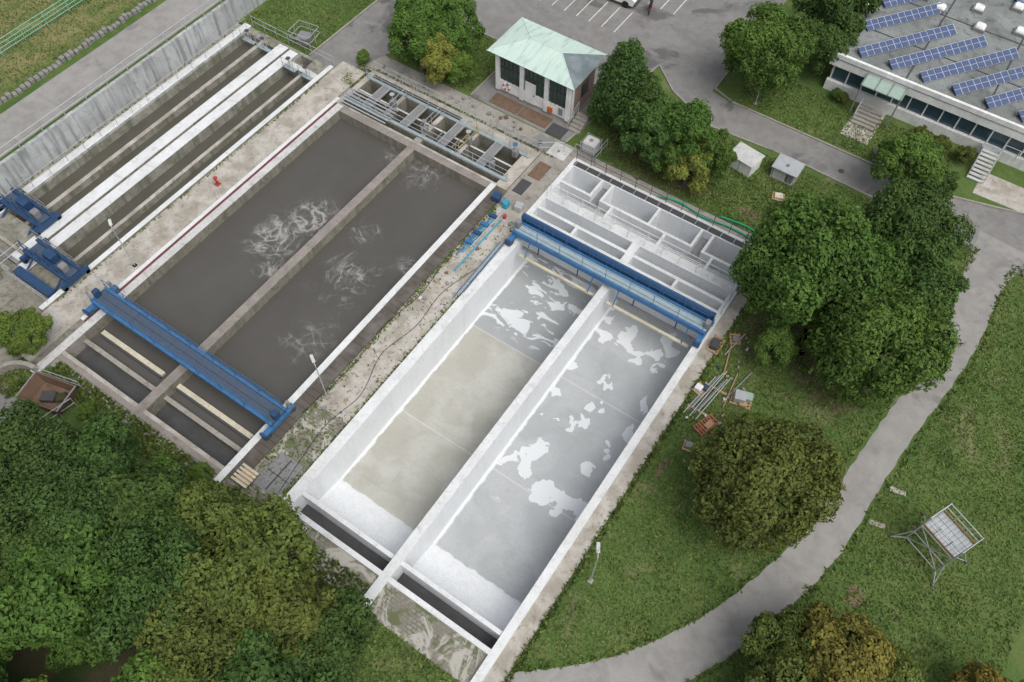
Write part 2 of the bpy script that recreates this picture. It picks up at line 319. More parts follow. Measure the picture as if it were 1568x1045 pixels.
mb=MB()
for a,b in ((-19.495,-12.855),(-12.295,-5.605)):
    mb.hexa([(a,8.305,FZ+.01),(b,8.305,FZ+.01),(b,10.5,FZ+.01),(a,10.5,FZ+.01)],[(a,8.305,FZ+.6),(b,8.305,FZ+.6),(b,10.5,FZ+.03),(a,10.5,FZ+.03)],'white2')
mb.build('tank_sump_slope')

# ---------------------------------------------------------------- roads
def sheet(name,polys,z,k):
    mb=MB()
    for p in polys: mb.face([(x,y,z) for x,y in p],k)
    return mb.build(name)
def smooth_line(pts,n=8):
    P=[np.array(p,float) for p in pts]; P=[2*P[0]-P[1]]+P+[2*P[-1]-P[-2]]; out=[]
    for i in range(1,len(P)-2):
        for t in np.linspace(0,1,n,endpoint=False):
            a,b,c,d=P[i-1:i+3]; out.append(.5*((2*b)+(-a+c)*t+(2*a-5*b+4*c-d)*t*t+(-a+3*b-3*c+d)*t**3))
    out.append(P[-2]); return out
def ribbon(name,pts,ws,z,k):
    L=smooth_line(pts); W=np.interp(np.linspace(0,1,len(L)),np.linspace(0,1,len(ws)),ws); mb=MB(); A=[];B=[]
    for i,p in enumerate(L):
        t=L[min(i+1,len(L)-1)]-L[max(i-1,0)]; t/=np.linalg.norm(t); n=np.array((-t[1],t[0])); j=.05*sin(i*1.9); A.append(p+n*(W[i]/2+j));B.append(p-n*(W[i]/2+.05*sin(i*2.7)))
    for i in range(len(L)-1): mb.face([(*B[i],z),(*B[i+1],z),(*A[i+1],z),(*A[i],z)],k)
    return mb.build(name),L
path_pts=[(8.6,50),(8.3,45.5),(8.6,41),(8.2,36.5),(7.5,32),(7.0,27.6),(6.35,22),(4.6,16.3),(2.7,12.5),(.6,9.6),(-1.6,7.4),(-5,4.4),(-12,-3)]
_,PL=ribbon('footpath',path_pts,[3.6,2.6,2.1,2.0,1.95,1.95,2.2,2.3,2.4,2.4,2.4,2.4,2.4],.010,'road')
sheet('access_road',[[(-57.0,-60),(-53.3,-60),(-53.3,80),(-57.0,80)]],2.006,'road')
sheet('road',[[(-44.6,37.0),(-40.6,37.0),(-40.6,38.0),(-39.6,40.8),(-40.2,47.6),(-40.2,75),(-44.6,75)],
              [(-40.2,47.6),(-31.0,47.6),(-31.0,75),(-40.2,75)],
              [(-31.0,40.7),(-22.2,40.7),(-21.3,46.5),(-20.5,52.6),(-15.5,52.2),(-15.5,75),(-31,75)],
              [(-20.5,52.6),(-18,50.4),(-13.8,48.6),(-13.8,51.9),(-15.5,52.2)],
              [(-13.8,48.6),(-8,49.0),(4,48.6),(6.5,48.2),(30,46.0),(30,53.6),(9,53.4),(3,51.8),(-13.8,51.9)]],.006,'asphalt')
mb=MB()
for i in range(7):
    x=-33.2+i*1.25; mb.face([(x,54.0,.012),(x+.09,54.0,.012),(x+.09,57.2,.012),(x,57.2,.012)],'linepaint'); mb.face([(x+3,59.0,.012),(x+3.09,59.0,.012),(x+3.09,62.0,.012),(x+3,62.0,.012)],'linepaint')
mb.build('parking_markings')
mb=MB()
def kerb(pts,w=.13,h=.1):
    for a,b in zip(pts[:-1],pts[1:]):
        a=np.array(a,float);b=np.array(b,float);d=b-a;L=np.linalg.norm(d);d/=L;n=np.array((-d[1],d[0]))*w/2
        mb.hexa([(*(a-n),0),(*(b-n),0),(*(b+n),0),(*(a+n),0)],[(*(a-n),h),(*(b-n),h),(*(b+n),h),(*(a+n),h)],'conc')
kerb([(-13.6,51.95),(3,51.85),(9,53.45),(30,53.65)]); kerb([(-15.45,75),(-15.45,52.6),(-13.75,52.0)]); kerb([(-20.45,52.5),(-18,50.35),(-13.8,48.55),(-8,48.95),(4,48.55)])
kerb([(-39.5,40.9),(-40.1,47.5),(-31.1,47.5)]); kerb([(-44.7,37),(-44.7,75)]); kerb([(-31.05,40.8),(-31.05,47.4)]); kerb([(-22.1,40.7),(-21.25,46.4),(-20.5,52.4)])
mb.build('kerbstones')
def ragged(cx,cy,rx,ry,n=28,j=.18): return [(cx+rx*(1+random.uniform(-j,j))*cos(t),cy+ry*(1+random.uniform(-j,j))*sin(t)) for t in np.linspace(0,2*pi,n,endpoint=False)]
sheet('forest_floor',[[(-60,-30),(-12,-30),(-12.0,3.9),(-16,4.6),(-20,4.4),(-23,3.8),(-33,2.2),(-38,-.5)]],.004,'soil')
sheet('shaded_soil',[ragged(2.6,33.5,3.2,3.0),ragged(-1.8,34,2.2,2.6),ragged(-15,42.2,4.4,1.6),ragged(4.5,37.6,1.6,1.8)],.004,'litter')
sheet('bare_patches',[ragged(9.1,20.6,.5,.6,30,.3),ragged(-7.5,42.2,.9,.5,30,.3),ragged(-3.2,21.4,.25,.7,30,.3)],.007,'barepatch')
sheet('service_yard',[[(-52,-8),(-40.2,-3),(-37.8,.2),(-37.2,3.2),(-41,2),(-52,2)]],.008,'asphalt')
sheet('paved_apron',[[(-5.2,53.6),(-3.0,53.6),(-3.0,57.8),(-5.2,57.8)],[(5.2,53.4),(9,53.5),(9,56),(5.2,56)]],.012,'tan')
mb=MB()
mb.box(-29.5,-26.9,41.0,42.2,.0,.05,'rust');mb.box(-26.8,-24.2,41.0,42.2,.0,.045,'rust'); mb.box(-24.0,-22.6,40.7,41.9,0,.06,'dgrey'); mb.box(-22.6,-21.6,36.2,37.9,0,.06,'rust'); mb.box(-22.7,-21.9,34.3,35.7,0,.07,'dgrey'); mb.box(-24.2,-22.8,38.9,40.3,0,.05,'mgrey'); mb.box(-22.7,-21.2,38.9,40.3,0,.05,'offwhite')
mb.build('steel_cover_plates')
mb=MB(); mb.box(-22.3,-20.6,7.0,9.4,0,.06,'mgrey'); mb.box(-21.5,-21.4,7.1,9.3,.06,.075,'dgrey'); mb.box(-22.2,-20.7,8.1,8.15,.06,.075,'dgrey'); mb.build('rubber_mat')

# ---------------------------------------------------------------- railings, left fence
mb=MB(); mb.rail([(-52.75,-20),(-52.75,46)],1.0,'galv',2.,2.12,.035); mb.build('handrail')
mb=MB(); mb.rail([(-51.1,8.5),(-51.1,36.5)],.9,'galv',1.6,.25,.022); mb.build('handrail')
mb=MB()
for i in range(143):
    y=-10+i*.42; x=-57.9+random.uniform(-.1,.1); q=random.uniform(.16,.25); mb.box(x-q,x+q,y-.18,y+.17,2.0,2.0+random.uniform(.15,.4),'stone',random.uniform(-.2,.2),.05)
mb.build('stone_border')
mb=MB(); mb.rail([(-62.2,0),(-62.2,50)],1.3,'fence',2.2,2.0,.035,(.5,.25,.75))
for i in range(240): y=i*.21; mb.cyl((-62.2,y,2.05),(-62.2,y,3.3),.012,'fence',4)
mb.build('mesh_fence')
mb=MB()
mb.rail([(-39.0,38.5),(-23.2,38.5),(-21.6,39.6)],1.,'galv',1.5,.15); mb.rail([(-39.0,37.6),(-23.6,37.6)],1.,'galv',1.5,.15)
mb.rail([(-38.9,34.8),(-23.5,34.8)],1.,'galv',1.5,.15); mb.rail([(-34.9,35),(-34.9,37.5)],1.,'galv',1.2,.15); mb.rail([(-31.5,35),(-31.5,37.5)],1.,'galv',1.2,.15);mb.rail([(-28.0,35),(-28.0,37.5)],1.,'yel',1.2,.15)
mb.build('handrail')
mb=MB()
for y0,y1 in ((34.62,34.88),(37.5,37.75)): mb.box(-38.9,-23.4,y0,y1,.2,.26,'lgrate')
for x in (-36.9,-33.2,-29.6,-26): mb.box(x-.3,x+.3,34.9,37.5,.2,.26,'mgrey'); mb.box(x-.36,x-.3,34.9,37.5,.15,.3,'galv'); mb.box(x+.3,x+.36,34.9,37.5,.15,.3,'galv')
for i in range(6): mb.cyl((-38.9,34.1+i*.32,.45),(-34.3,34.1+i*.32,.45),.06,'galv',6)
for i in range(5): mb.cyl((-30.2+i*.5,35.0,.35),(-30.2+i*.5,36.1,.35),.05,'mgrey',6)
for x,y,k in ((-35.2,36.2,'galv'),(-31.4,35.3,'mgrey'),(-28.,36.3,'galv'),(-25.2,35.3,'mgrey'),(-24.4,37.2,'blue')):
    mb.box(x-.22,x+.22,y-.2,y+.2,.15,.75,'mgrey',.1,.04); mb.cyl((x,y,.75),(x,y,1.3),.05,'galv'); mb.cyl((x,y,1.3),(x,y,1.34),.2,k,12)
mb.build('inlet_catwalk')
mb=MB()
for x in (-49.9,-48.2,-44.8,-43.0):
    y=35.3 if x<-46 else 34.7
    mb.box(x-.6,x+.6,y,y+.35,.1,.16,'lgrate'); mb.rail([(x-.6,y),(x+.6,y)],.95,'galv',1.2,.15)
    mb.cyl((x,y+.2,.1),(x,y+.2,1.1),.05,'galv'); mb.cyl((x,y+.2,1.1),(x,y+.2,1.14),.2,'dgrey',10)
mb.rail([(-51,37.1),(-45.6,37.1),(-42,37.1)],1.,'galv',1.3,.1)
mb.box(-46.6,-45.6,37.6,38.6,.05,.7,'mgrey',.3); mb.rail([(-47,37.3),(-45,37.6),(-45.3,39.2),(-47.2,38.9),(-47,37.3)],1.1,'galv',1,.1)
mb.build('sluice_gates')
for x0,x1,y in ((-51.4,-47.2,12.4),(-46.2,-41.9,10.4)):
    mb=MB()
    mb.box(x0,x1,y-.15,y+.15,.75,1.1,'navy'); mb.box(x0,x1,y+.95,y+1.2,.75,1.1,'navy'); mb.box(x0+.1,x1-.1,y+.15,y+.95,.8,.88,'grate')
    for x in (x0,x1-.25): mb.box(x,x+.25,y-.6,y+1.6,.3,.75,'navy'); mb.cyl((x,y-.4,.3),(x+.25,y-.4,.3),.16,'dgrey',10); mb.cyl((x,y+1.4,.3),(x+.25,y+1.4,.3),.16,'dgrey',10)
    mb.rail([(x0+.1,y),(x1-.1,y)],1.,'navy',.9,1.1,.03); mb.rail([(x0+.1,y+1.1),(x1-.1,y+1.1)],1.,'mgrey',.9,1.1,.03)
    mb.box((x0+x1)/2-.5,(x0+x1)/2+.4,y+.3,y+.9,.88,1.55,'navy',0,.05); mb.box(x1-1.1,x1-.6,y+.25,y+.75,.88,1.4,'mgrey',0,.05)
    mb.cyl((x0+.6,y+.5,.9),(x0+.6,y-1.5,-.4),.07,'navy'); mb.cyl((x1-.8,y+.5,.9),(x1-.8,y-1.5,-.4),.07,'navy')
    mb.build('channel_scraper')
mb=MB()
for i in range(4):
    mb.box(-51.2+i*.02,-46.4,8.0+i*.75,8.25+i*.75,.05,.35,'conc' if i%2 else 'mgrey')
mb.rail([(-51,8),(-47,8),(-47,10.6)],1.,'galv',1.2,.1); mb.rail([(-46.2,8.6),(-42.1,8.6)],1.,'galv',1.2,.1)
mb.box(-45.9,-42.4,8.9,9.5,.0,.5,'navy'); mb.build('channel_outlet_weir')

# ---------------------------------------------------------------- scraper bridges
def bridge(x0,x1,y0,y1,z,kind):
    root=empty('scraper_bridge',((x0+x1)/2,(y0+y1)/2,0)); ox,oy=root.location.x,root.location.y
    def fin(mb,n):
        o=mb.build(n); o.parent=root; o.location=(-ox,-oy,0)
    a=MB()
    a.box(x0,x1,y0,y0+.12,z-.32,z+.06,'blue'); a.box(x0,x1,y1-.12,y1,z-.32,z+.06,'blue')
    a.box(x0,x1,y0-.03,y0+.15,z+.06,z+.09,'blue'); a.box(x0,x1,y1-.15,y1+.03,z+.06,z+.09,'blue')
    if kind=='R':
        a.box(x0,x1,y1+.1,y1+.42,z-.1,z+.5,'navy'); a.box(x0,x1,y1+.08,y1+.44,z+.5,z+.54,'navy')
        for i in range(14): xx=x0+.4+i*(x1-x0-.8)/13; a.box(xx,xx+.06,y1+.08,y1+.1,z-.1,z+.5,'blue')
    n=int((x1-x0)/1.1)
    for i in range(n+1):
        x=x0+.05+(x1-x0-.2)*i/n; a.box(x,x+.08,y0+.12,y1-.12,z-.2,z-.02,'navy')
    fin(a,'main_girders')
    a=MB()
    nn=int((x1-x0)/1.1)
    for i in range(nn):
        xa=x0+(x1-x0)*i/nn; a.box(xa+.005,xa+(x1-x0)/nn-.005,y0+.16,y1-.16,z-.015,z+.03,'lgrate' if kind=='R' else 'grate')
    if kind=='L': a.box(x0+.5,x1-.5,(y0+y1)/2-.02,(y0+y1)/2+.02,z+.03,z+.06,'dgrey')
    fin(a,'deck_grating')
    a=MB(); a.rail([(x0+.2,y0+.05),(x1-.2,y0+.05)],1.,'blue',1.9,z+.09,.022,(.5,)); a.rail([(x0+.2,y1-.05),(x1-.2,y1-.05)],1.,'blue',1.9,z+.09,.022,(.5,)); fin(a,'railings')
    a=MB()
    for x in (x0-.05,x1-.3):
        a.box(x,x+.35,y0-.6,y1+.6,.35,z-.32,'blue',0,.03)
        for y in (y0-.4,y1+.4): a.cyl((x-.02,y,.36),(x+.37,y,.36),.19,'dgrey',12)
        a.box(x-.05,x+.4,y0-.75,y0-.6,.3,.75,'navy')
        a.box(x+.0,x+.35,y0+.35,y0+.8,z+.03,z+.6,'navy' if kind=='L' else 'mgrey',0,.05)
        a.cyl((x+.17,y1+.3,z-.3),(x+.17,y1+.3,z+.35),.12,'mgrey',10)
    fin(a,'end_carriages')
    a=MB()
    for x in (x0+3.6,x1-3.6):
        for q in (-1.6,1.6): a.cyl((x+q,y0+.4,z-.3),(x+q,y0+.3,-.5),.05,'navy')
        a.box(x-2.9,x+2.9,y0+.3,y0+.4,-.75,-.5,'mgrey')
    fin(a,'scraper_blades')
bridge(-39.3,-23.5,10.1,11.4,1.0,'L')
bridge(-20.1,-5.3,30.45,31.5,1.0,'R')
mb=MB()
for a,b,y,z in ((-38.0,-32.4,9.25,-.55),(-31.0,-24.7,9.2,-.55)):
    mb.box(a,b,y-.16,y+.16,z-.1,z+.12,'yellow'); mb.box(a,b,y-.3,y-.17,z-.1,z+.02,'dgrey')
mb.build('scum_skimmer')
mb=MB()
for a,b in ((-19.2,-13.1),(-12.1,-5.9)):
    mb.box(a,b,29.95,30.15,-.65,-.5,'yellow'); mb.cyl((a+.5,30.,-.5),(a+.5,30.6,.6),.04,'blue'); mb.cyl((b-.5,30.,-.5),(b-.5,30.6,.6),.04,'blue')
mb.build('scum_skimmer')
mb=MB()
mb.rail([(-20.2,35.12),(-5.5,35.12)],.9,'paint',1.3,.2,.026); mb.rail([(-20.2,35.62),(-5.5,35.62)],.9,'paint',1.3,.2,.026); mb.rail([(-20.4,39.5),(-5.3,39.5)],1.,'dgrey',1.3,.2,.025); mb.rail([(-5.2,33),(-5.2,39.4)],1.,'galv',1.2,.2)
mb.build('handrail')
mb=MB(); mb.box(-20.3,-5.4,38.85,39.3,.205,.25,'dgrey')
for x in np.arange(-20.2,-5.4,1.): mb.box(x,x+.04,38.83,39.32,.2,.27,'galv')
mb.build('walkway_grating')
def tube(name,pts,r,k,n=6):
    L=smooth_line(pts,6); mb=MB()
    for a,b in zip(L[:-1],L[1:]): mb.cyl(a,b,r,k,n)
    return mb.build(name)
tube('green_hose',[(-13.6,39.75,.3),(-12,40.2,.12),(-10,39.9,.12),(-8,40.15,.12),(-6.2,40.0,.12),(-4.9,39.4,.1),(-5.2,40.5,.1),(-7,40.9,.1),(-9,40.7,.1)],.06,'green')
tube('black_cable',[(-20.7,7.4,.08),(-21.3,12,.08),(-20.9,15,.08),(-21.7,18,.08),(-21.2,21,.08),(-21.4,24,.08),(-20.7,27,.08)],.018,'black')
tube('black_cable',[(-23.0,12,.13),(-22.7,16,.08),(-22.9,20,.08),(-22.5,23,.08),(-22.8,26,.08)],.02,'black')
mb=MB()
for i,(x,y0,y1,k) in enumerate(((-22.5,27.2,31.8,'blue'),(-22.3,27.6,31.2,'cyan'),(-22.1,28.2,32.4,'galv'),(-21.8,26.0,31.5,'cyan'),(-22.65,28.2,30.5,'blue'))): mb.cyl((x,y0,.12),(x+.1,y1,.14),.055,k)
for i in range(4): mb.box(-22.7,-22.1,28.4+i*.95,28.7+i*.95,.16,.3,'navy' if i%2 else 'blue',.1,.03)
mb.box(-22.4,-22.0,32.5,33.0,.05,.6,'cyan',0,.05); mb.box(-21.6,-21.0,32.8,33.4,.05,.5,'galv',.2,.05); mb.box(-23.4,-22.8,32.6,33.2,.1,.6,'navy',.2,.05); mb.box(-21.8,-21.55,31.7,32.0,.05,.3,'redp',.3,.05)
mb.build('pipe_stack')
mb=MB()
for i in range(5): mb.cyl((-20.5+.09*i,24.+.2*i,.22),(-20.6+.09*i,29.8,.22),.03,'galv' if i%3 else 'blue')
mb.build('pipe_stack')
mb=MB()
for i in range(46):
    x=random.uniform(-22.8,-20.4); y=random.choice((random.uniform(23,34),random.uniform(12,33))); q=random.uniform(.05,.14); mb.box(x-q,x+q,y-q*.7,y+q*.7,.02,.04+q*.7,random.choice(('stone','offwhite','wood','mgrey','rust','conc')),random.uniform(0,3))
for i in range(26):
    x=random.uniform(-39,-21.3); y=random.uniform(38.7,40.5); q=random.uniform(.06,.15); mb.box(x-q,x+q,y-q,y+q,.0,.05+q,random.choice(('stone','mgrey','rust','conc')),random.uniform(0,3))
mb.build('site_debris')
mb=MB(); mb.box(-23.3,-22.4,6.5,7.5,.1,.3,'wood',0,.02)
for i in range(5): mb.box(-23.5,-22.3,6.45+i*.24,6.6+i*.24,.31,.36,'yellow')
mb.build('timber_stack')
mb=MB(); mb.box(-40.8,-40.4,22.3,22.7,.12,.16,'redp'); mb.cyl((-40.6,22.5,.16),(-40.6,22.5,.75),.05,'redp'); mb.cyl((-40.6,22.5,.75),(-40.6,22.5,.8),.17,'redp',12); mb.cyl((-40.8,22.5,.5),(-40.4,22.5,.5),.05,'redp'); mb.build('red_valve')

# ---------------------------------------------------------------- pump house
def pump_house():
    x0,x1,y0,y1,h=-29.8,-23.0,42.5,46.3,3.7
    root=empty('pump_house',(x0,y0,0))
    def fin(mb,n): o=mb.build(n); o.parent=root; o.location=(-x0,-y0,0)
    a=MB(); a.box(x0,x1,y0+.15,y1,0,h,'brick'); a.box(x0-.05,x1+.05,y0+.05,y1+.05,0,.25,'conc')
    fin(a,'brick_walls')
    a=MB()
    for x in (x0,x0+2.25,x0+4.5,x1-.35): a.box(x,x+.35,y0-.08,y0+.2,.2,h,'paint')
    a.box(x1-.3,x1+.04,y0+.2,y0+.5,.2,h,'paint'); a.box(x1-.3,x1+.04,y1-.3,y1+.04,.2,h,'paint')
    a.box(x0+.35,x1-.35,y0+.02,y0+.16,.25,1.2,'paint'); a.box(x0-.1,x1+.1,y0-.1,y1+.1,h,h+.15,'paint')
    fin(a,'white_columns')
    a=MB()
    for xa,xb in ((x0+.35,x0+2.25),(x0+2.6,x0+4.5),(x0+4.85,x1-.35)):
        a.box(xa,xb,y0+.1,y0+.155,1.2,h,'gglass')
        for i in range(1,5): xx=xa+(xb-xa)*i/5; a.box(xx-.025,xx+.025,y0+.04,y0+.1,1.2,h,'dgrey')
        a.box(xa,xb,y0+.03,y0+.1,2.4,2.45,'dgrey')
    a.box(x1,x1+.03,y0+1.6,y0+2.6,1.4,2.6,'glass'); fin(a,'windows')
    a=MB(); a.box(x0+2.75,x0+3.7,y0-.03,y0+.02,.25,2.2,'paint'); a.box(x0+3.55,x0+3.62,y0-.08,y0-.03,1.1,1.2,'dgrey'); a.box(x0+4.9,x0+5.3,y0-.1,y0+.02,.3,.8,'orange'); a.box(x1-.95,x1-.6,y0-.05,y0+.02,.5,1.1,'mgrey'); fin(a,'door')
    a=MB()
    for t in np.linspace(0,2*pi,16,endpoint=False):
        c=lambda q:(x0+1.0+.3*cos(q),y0-.05,.75+.3*sin(q)); a.cyl(c(t),c(t+2*pi/16),.06,'redp' if int(t/(pi/4))%2 else 'paint')
    fin(a,'life_ring')
    a=MB(); o=.5; z=h+.15; zr=z+.6; A=(x0-o,y0-o,z+.02);B=(x1+o,y0-o,z+.02);C=(x1+o,y1+o,z+.02);D=(x0-o,y1+o,z+.02); ym=(y0+y1)/2; E=(x0+1.9,ym,zr);F=(x1-2.1,ym,zr)
    a.face([A,B,F,E],'copper');a.face([C,D,E,F],'copper');a.face([D,A,E],'copper');a.face([B,C,F],'slate')
    a.face([(p[0],p[1],z) for p in (A,D,C,B)],'paint')
    for p,q in ((A,B),(B,C),(C,D),(D,A)): a.face([(p[0],p[1],z),(q[0],q[1],z),q,p],'slate')
    for i in range(1,15):
        x=A[0]+(B[0]-A[0])*i/15
        for ye,yr in ((y0-o,ym),(y1+o,ym)):
            if x<E[0]: t=(x-A[0])/(E[0]-A[0])
            elif x>F[0]: t=(B[0]-x)/(B[0]-F[0])
            else: t=1
            p=(x,ye,z+.03); q=(x,ye+(yr-ye)*t,z+.03+(zr-z)*t); a.cyl(p,q,.02,'copper',4)
    for p,q in ((A,E),(D,E),(B,F),(C,F),(E,F)): a.cyl(p,q,.04,'copper',5)
    fin(a,'copper_hip_roof')
pump_house()
mb=MB()
for i in range(5): mb.box(-22.7,-21.7,41.9+i*.3,42.2+i*.3,0,.15+.15*i,'conc')
mb.rail([(-22.7,41.9,.1),(-22.7,43.4,.8)],.9,'galv',.8); mb.build('outdoor_steps')

# ---------------------------------------------------------------- office building
def office():
    x0,x1,y0,y1,h=-8.6,32,57.6,86,3.3
    root=empty('office_building',(x0,y0,0))
    def fin(mb,n): o=mb.build(n); o.parent=root; o.location=(-x0,-y0,0)
    a=MB(); a.box(x0+.35,x1-.3,y0+.45,y1-.3,0,h-.15,'offwhite'); fin(a,'walls')
    a=MB(); a.box(x0,x1,y0,y0+.25,h-.95,h+.12,'paint'); a.box(x0,x0+.25,y0+.25,y1,h-.95,h+.12,'paint'); a.box(x1-.25,x1,y0+.25,y1,h-.95,h+.12,'paint'); a.box(x0+.25,x1-.25,y1-.25,y1,h-.95,h+.12,'paint')
    a.box(x0,x1,y0-.04,y0,h-.3,h-.24,'mgrey'); a.box(x0+.25,x1-.25,y0+.1,y0+.44,.0,.9,'paint'); fin(a,'fascia')
    a=MB(); a.box(x0+.25,x1-.25,y0+.25,y1-.25,h-.1,h,'roofgrey')
    for x in (-3,3,9,15): a.box(x,x+.12,y0+.3,y1-.3,h,h+.03,'dgrey')
    for y in (62,67,73): a.box(x0+.3,x1-.3,y,y+.1,h,h+.032,'dgrey')
    fin(a,'flat_roof')
    a=MB(); a.box(x0+.4,x1-.4,y0+.38,y0+.44,.95,h-.96,'bglass')
    x=x0+.4
    while x<x1-.5:
        a.box(x,x+.1,y0+.3,y0+.38,.9,h-.96,'paint'); x+=1.25
    a.box(x0+.29,x0+.34,y0+1,y1-1,.95,h-.96,'bglass')
    y=y0+1
    while y<y1-1.2:
        a.box(x0+.22,x0+.29,y,y+.1,.9,h-.96,'paint'); y+=1.25
    fin(a,'window_band')
    a=MB(); a.box(-5.6,-2.4,56.1,57.55,2.75,2.83,'cglass')
    for x in (-5.55,-4.5,-3.5,-2.5): a.box(x,x+.07,56.05,57.58,2.83,2.9,'mgrey')
    a.cyl((-5.5,56.2,0),(-5.5,56.2,2.75),.06,'mgrey'); a.cyl((-2.5,56.2,0),(-2.5,56.2,2.75),.06,'mgrey'); fin(a,'entrance_canopy')
    a=MB()
    for i in range(5): a.box(-5.0,-3.2,55.2+i*.3,55.5+i*.3,0,.14*(i+1),'conc')
    a.rail([(-5.0,55.2,.1),(-5.0,56.6,.7)],.9,'galv',.7); fin(a,'entrance_steps')
    a=MB(); ang=radians(54); d=np.array((cos(ang),sin(ang),0)); n=np.array((sin(ang),-cos(ang),0))
    def row(sx,sy,L):
        p=np.array((sx,sy,h+.12)); k=int(L/1.25)
        for i in range(k):
            A=p+d*(i*1.25); B=A+d*1.2; w=n*.8
            lo=[A+w,B+w,B+np.array((0,0,.35)),A+np.array((0,0,.35))]
            f=a.face(lo,'solar'); a.uv[f]=((0,0),(1,0),(1,1),(0,1))
            a.face([q-np.array((0,0,.04)) for q in lo[::-1]],'galv')
            a.face([lo[3]-np.array((0,0,.04)),lo[2]-np.array((0,0,.04)),lo[2]*(1,1,0)+np.array((0,0,h)),lo[3]*(1,1,0)+np.array((0,0,h))],'galv')
    row(-7.9,65.6,4); row(-8.0,62.0,7.6)
    for i in range(13): row(-7.2+2.45*i,58.7,8.9)
    row(-6.3,70.2,5)
    for i in range(8): row(1+2.6*i,72,9)
    fin(a,'solar_panels')
    a=MB()
    for x,y in ((-3.6,67.6),(-1.0,69.3),(1.6,71.3),(-.2,67.0),(-5.2,68.4),(4.6,69.2),(6.6,67.4),(2.6,68.3)):
        a.box(x-.45,x+.45,y-.45,y+.45,h,h+.25,'mgrey'); a.box(x-.38,x+.38,y-.38,y+.38,h+.25,h+.42,'paint',0,.1)
    for x,y in ((-1.6,71.2),(1.2,74)): a.box(x-.8,x+.8,y-.6,y+.6,h,h+.3,'galv'); a.box(x-.7,x+.7,y-.5,y+.5,h+.3,h+.34,'bglass')
    fin(a,'skylights')
office()
mb=MB()
for i in range(8): mb.box(4.3,5.5,54.6+i*.3,54.86+i*.3,.14*i+.06,.14*(i+1),'offwhite')
mb.box(4.2,5.6,57.0,57.55,1.0,1.12,'galv'); mb.rail([(4.3,54.6,.1),(4.3,57.0,1.1)],.95,'galv',.8); mb.rail([(5.5,54.6,.1),(5.5,57.0,1.1)],.95,'galv',.8); mb.rail([(5.6,57.0,1.1),(7.6,57.0,1.1)],.95,'galv',.8)
mb.build('external_staircase')

# ---------------------------------------------------------------- street lamps etc.
def lamp(x,y,h,ang):
    mb=MB(); mb.box(-.14,.14,-.14,.14,0,.12,'conc'); mb.cyl((0,0,.1),(0,0,h),.045,'galv',8,.03); dx,dy=cos(ang),sin(ang)
    mb.cyl((0,0,h-.02),(dx*.35,dy*.35,h+.06),.03,'galv'); mb.box(dx*.5-.28,dx*.5+.28,dy*.5-.1,dy*.5+.1,h+.02,h+.11,'offwhite',ang,.03); mb.box(dx*.5-.22,dx*.5+.22,dy*.5-.08,dy*.5+.08,h-.01,h+.015,'mgrey',ang)
    mb.build('street_lamp',(x,y,0))
lamp(-12,52.8,3.8,radians(-60)); lamp(-3.2,13.2,4.2,radians(120)); lamp(-39.9,14.0,4.0,radians(150)); lamp(-22.5,13.7,3.9,radians(150))

def scaffold():
    root=empty('scaffold_tower',(11.5,25.4,0)); root.rotation_euler[2]=radians(-25)
    a=MB()
    X=(-1.1,1.1);Y=(-.75,.75)
    for x in X:
        for y in (-.75,0,.75): a.cyl((x,y,.05),(x,y,3.6),.035,'galv')
    for x in (-.4,.4):
        for y in Y: a.cyl((x,y,2.5),(x,y,3.6),.025,'galv')
    for z in (.4,1.4,2.4,3.05,3.55):
        for y in Y: a.cyl((-1.1,y,z),(1.1,y,z),.028,'galv')
        for x in X: a.cyl((x,-.75,z),(x,.75,z),.028,'galv')
    for y in Y: a.cyl((-1.1,y,.4),(1.1,y,2.4),.028,'galv'); a.cyl((1.1,y,.4),(-1.1,y,2.4),.028,'galv')
    for sx in (-1,1):
        for sy in (-1,1): a.cyl((sx*1.1,sy*.75,1.5),(sx*1.6,sy*1.3,.05),.03,'galv'); a.cyl((sx*1.1,sy*.75,.4),(sx*1.6,sy*1.3,.1),.025,'galv'); a.cyl((sx*1.6,sy*1.3,0),(sx*1.6,sy*1.3,.1),.09,'dgrey')
    a.build('scaffold_frame',parent=root)
    a=MB()
    for i in range(3): a.box(-1.05,1.05,-.7+i*.48,-.25+i*.48,2.5,2.56,'galv')
    for i in range(9): a.box(-1.0+i*.24,-.98+i*.24,-.7,.7,2.562,2.575,'mgrey')
    for y in (-.78,.76): a.box(-1.1,1.1,y,y+.03,2.56,2.7,'wood')
    a.build('scaffold_deck',parent=root)
scaffold()
def pallet(x,y,w,l,rot,k,load=None,z=0,name='wooden_pallet'):
    a=MB()
    for i in range(3): xx=-w/2+i*(w-.1)/2; a.box(xx,xx+.1,-l/2,l/2,z,z+.09,k)
    n=int(l/.2)
    for i in range(n): yy=-l/2+i*l/n; a.box(-w/2,w/2,yy,yy+.12,z+.091,z+.12,k)
    if load:
        for (x0,x1,y0,y1,h,kk) in load: a.box(x0,x1,y0,y1,z+.12,z+.12+h,kk,.1,.04)
    o=a.build(name,(x,y,0)); o.rotation_euler[2]=rot; return o
pallet(-2.3,25.3,.8,1.6,-.35,'woodred',[(-.1,.3,-.2,.4,.08,'wood')]); pallet(-2.5,23.4,.7,.7,.2,'wood',[(-.25,.2,-.2,.2,.25,'mgrey')]); pallet(-3.7,27.3,.8,.9,-.2,'wood',[(-.35,.1,-.35,.1,.3,'paint'),(.0,.35,0,.4,.25,'bglass')])
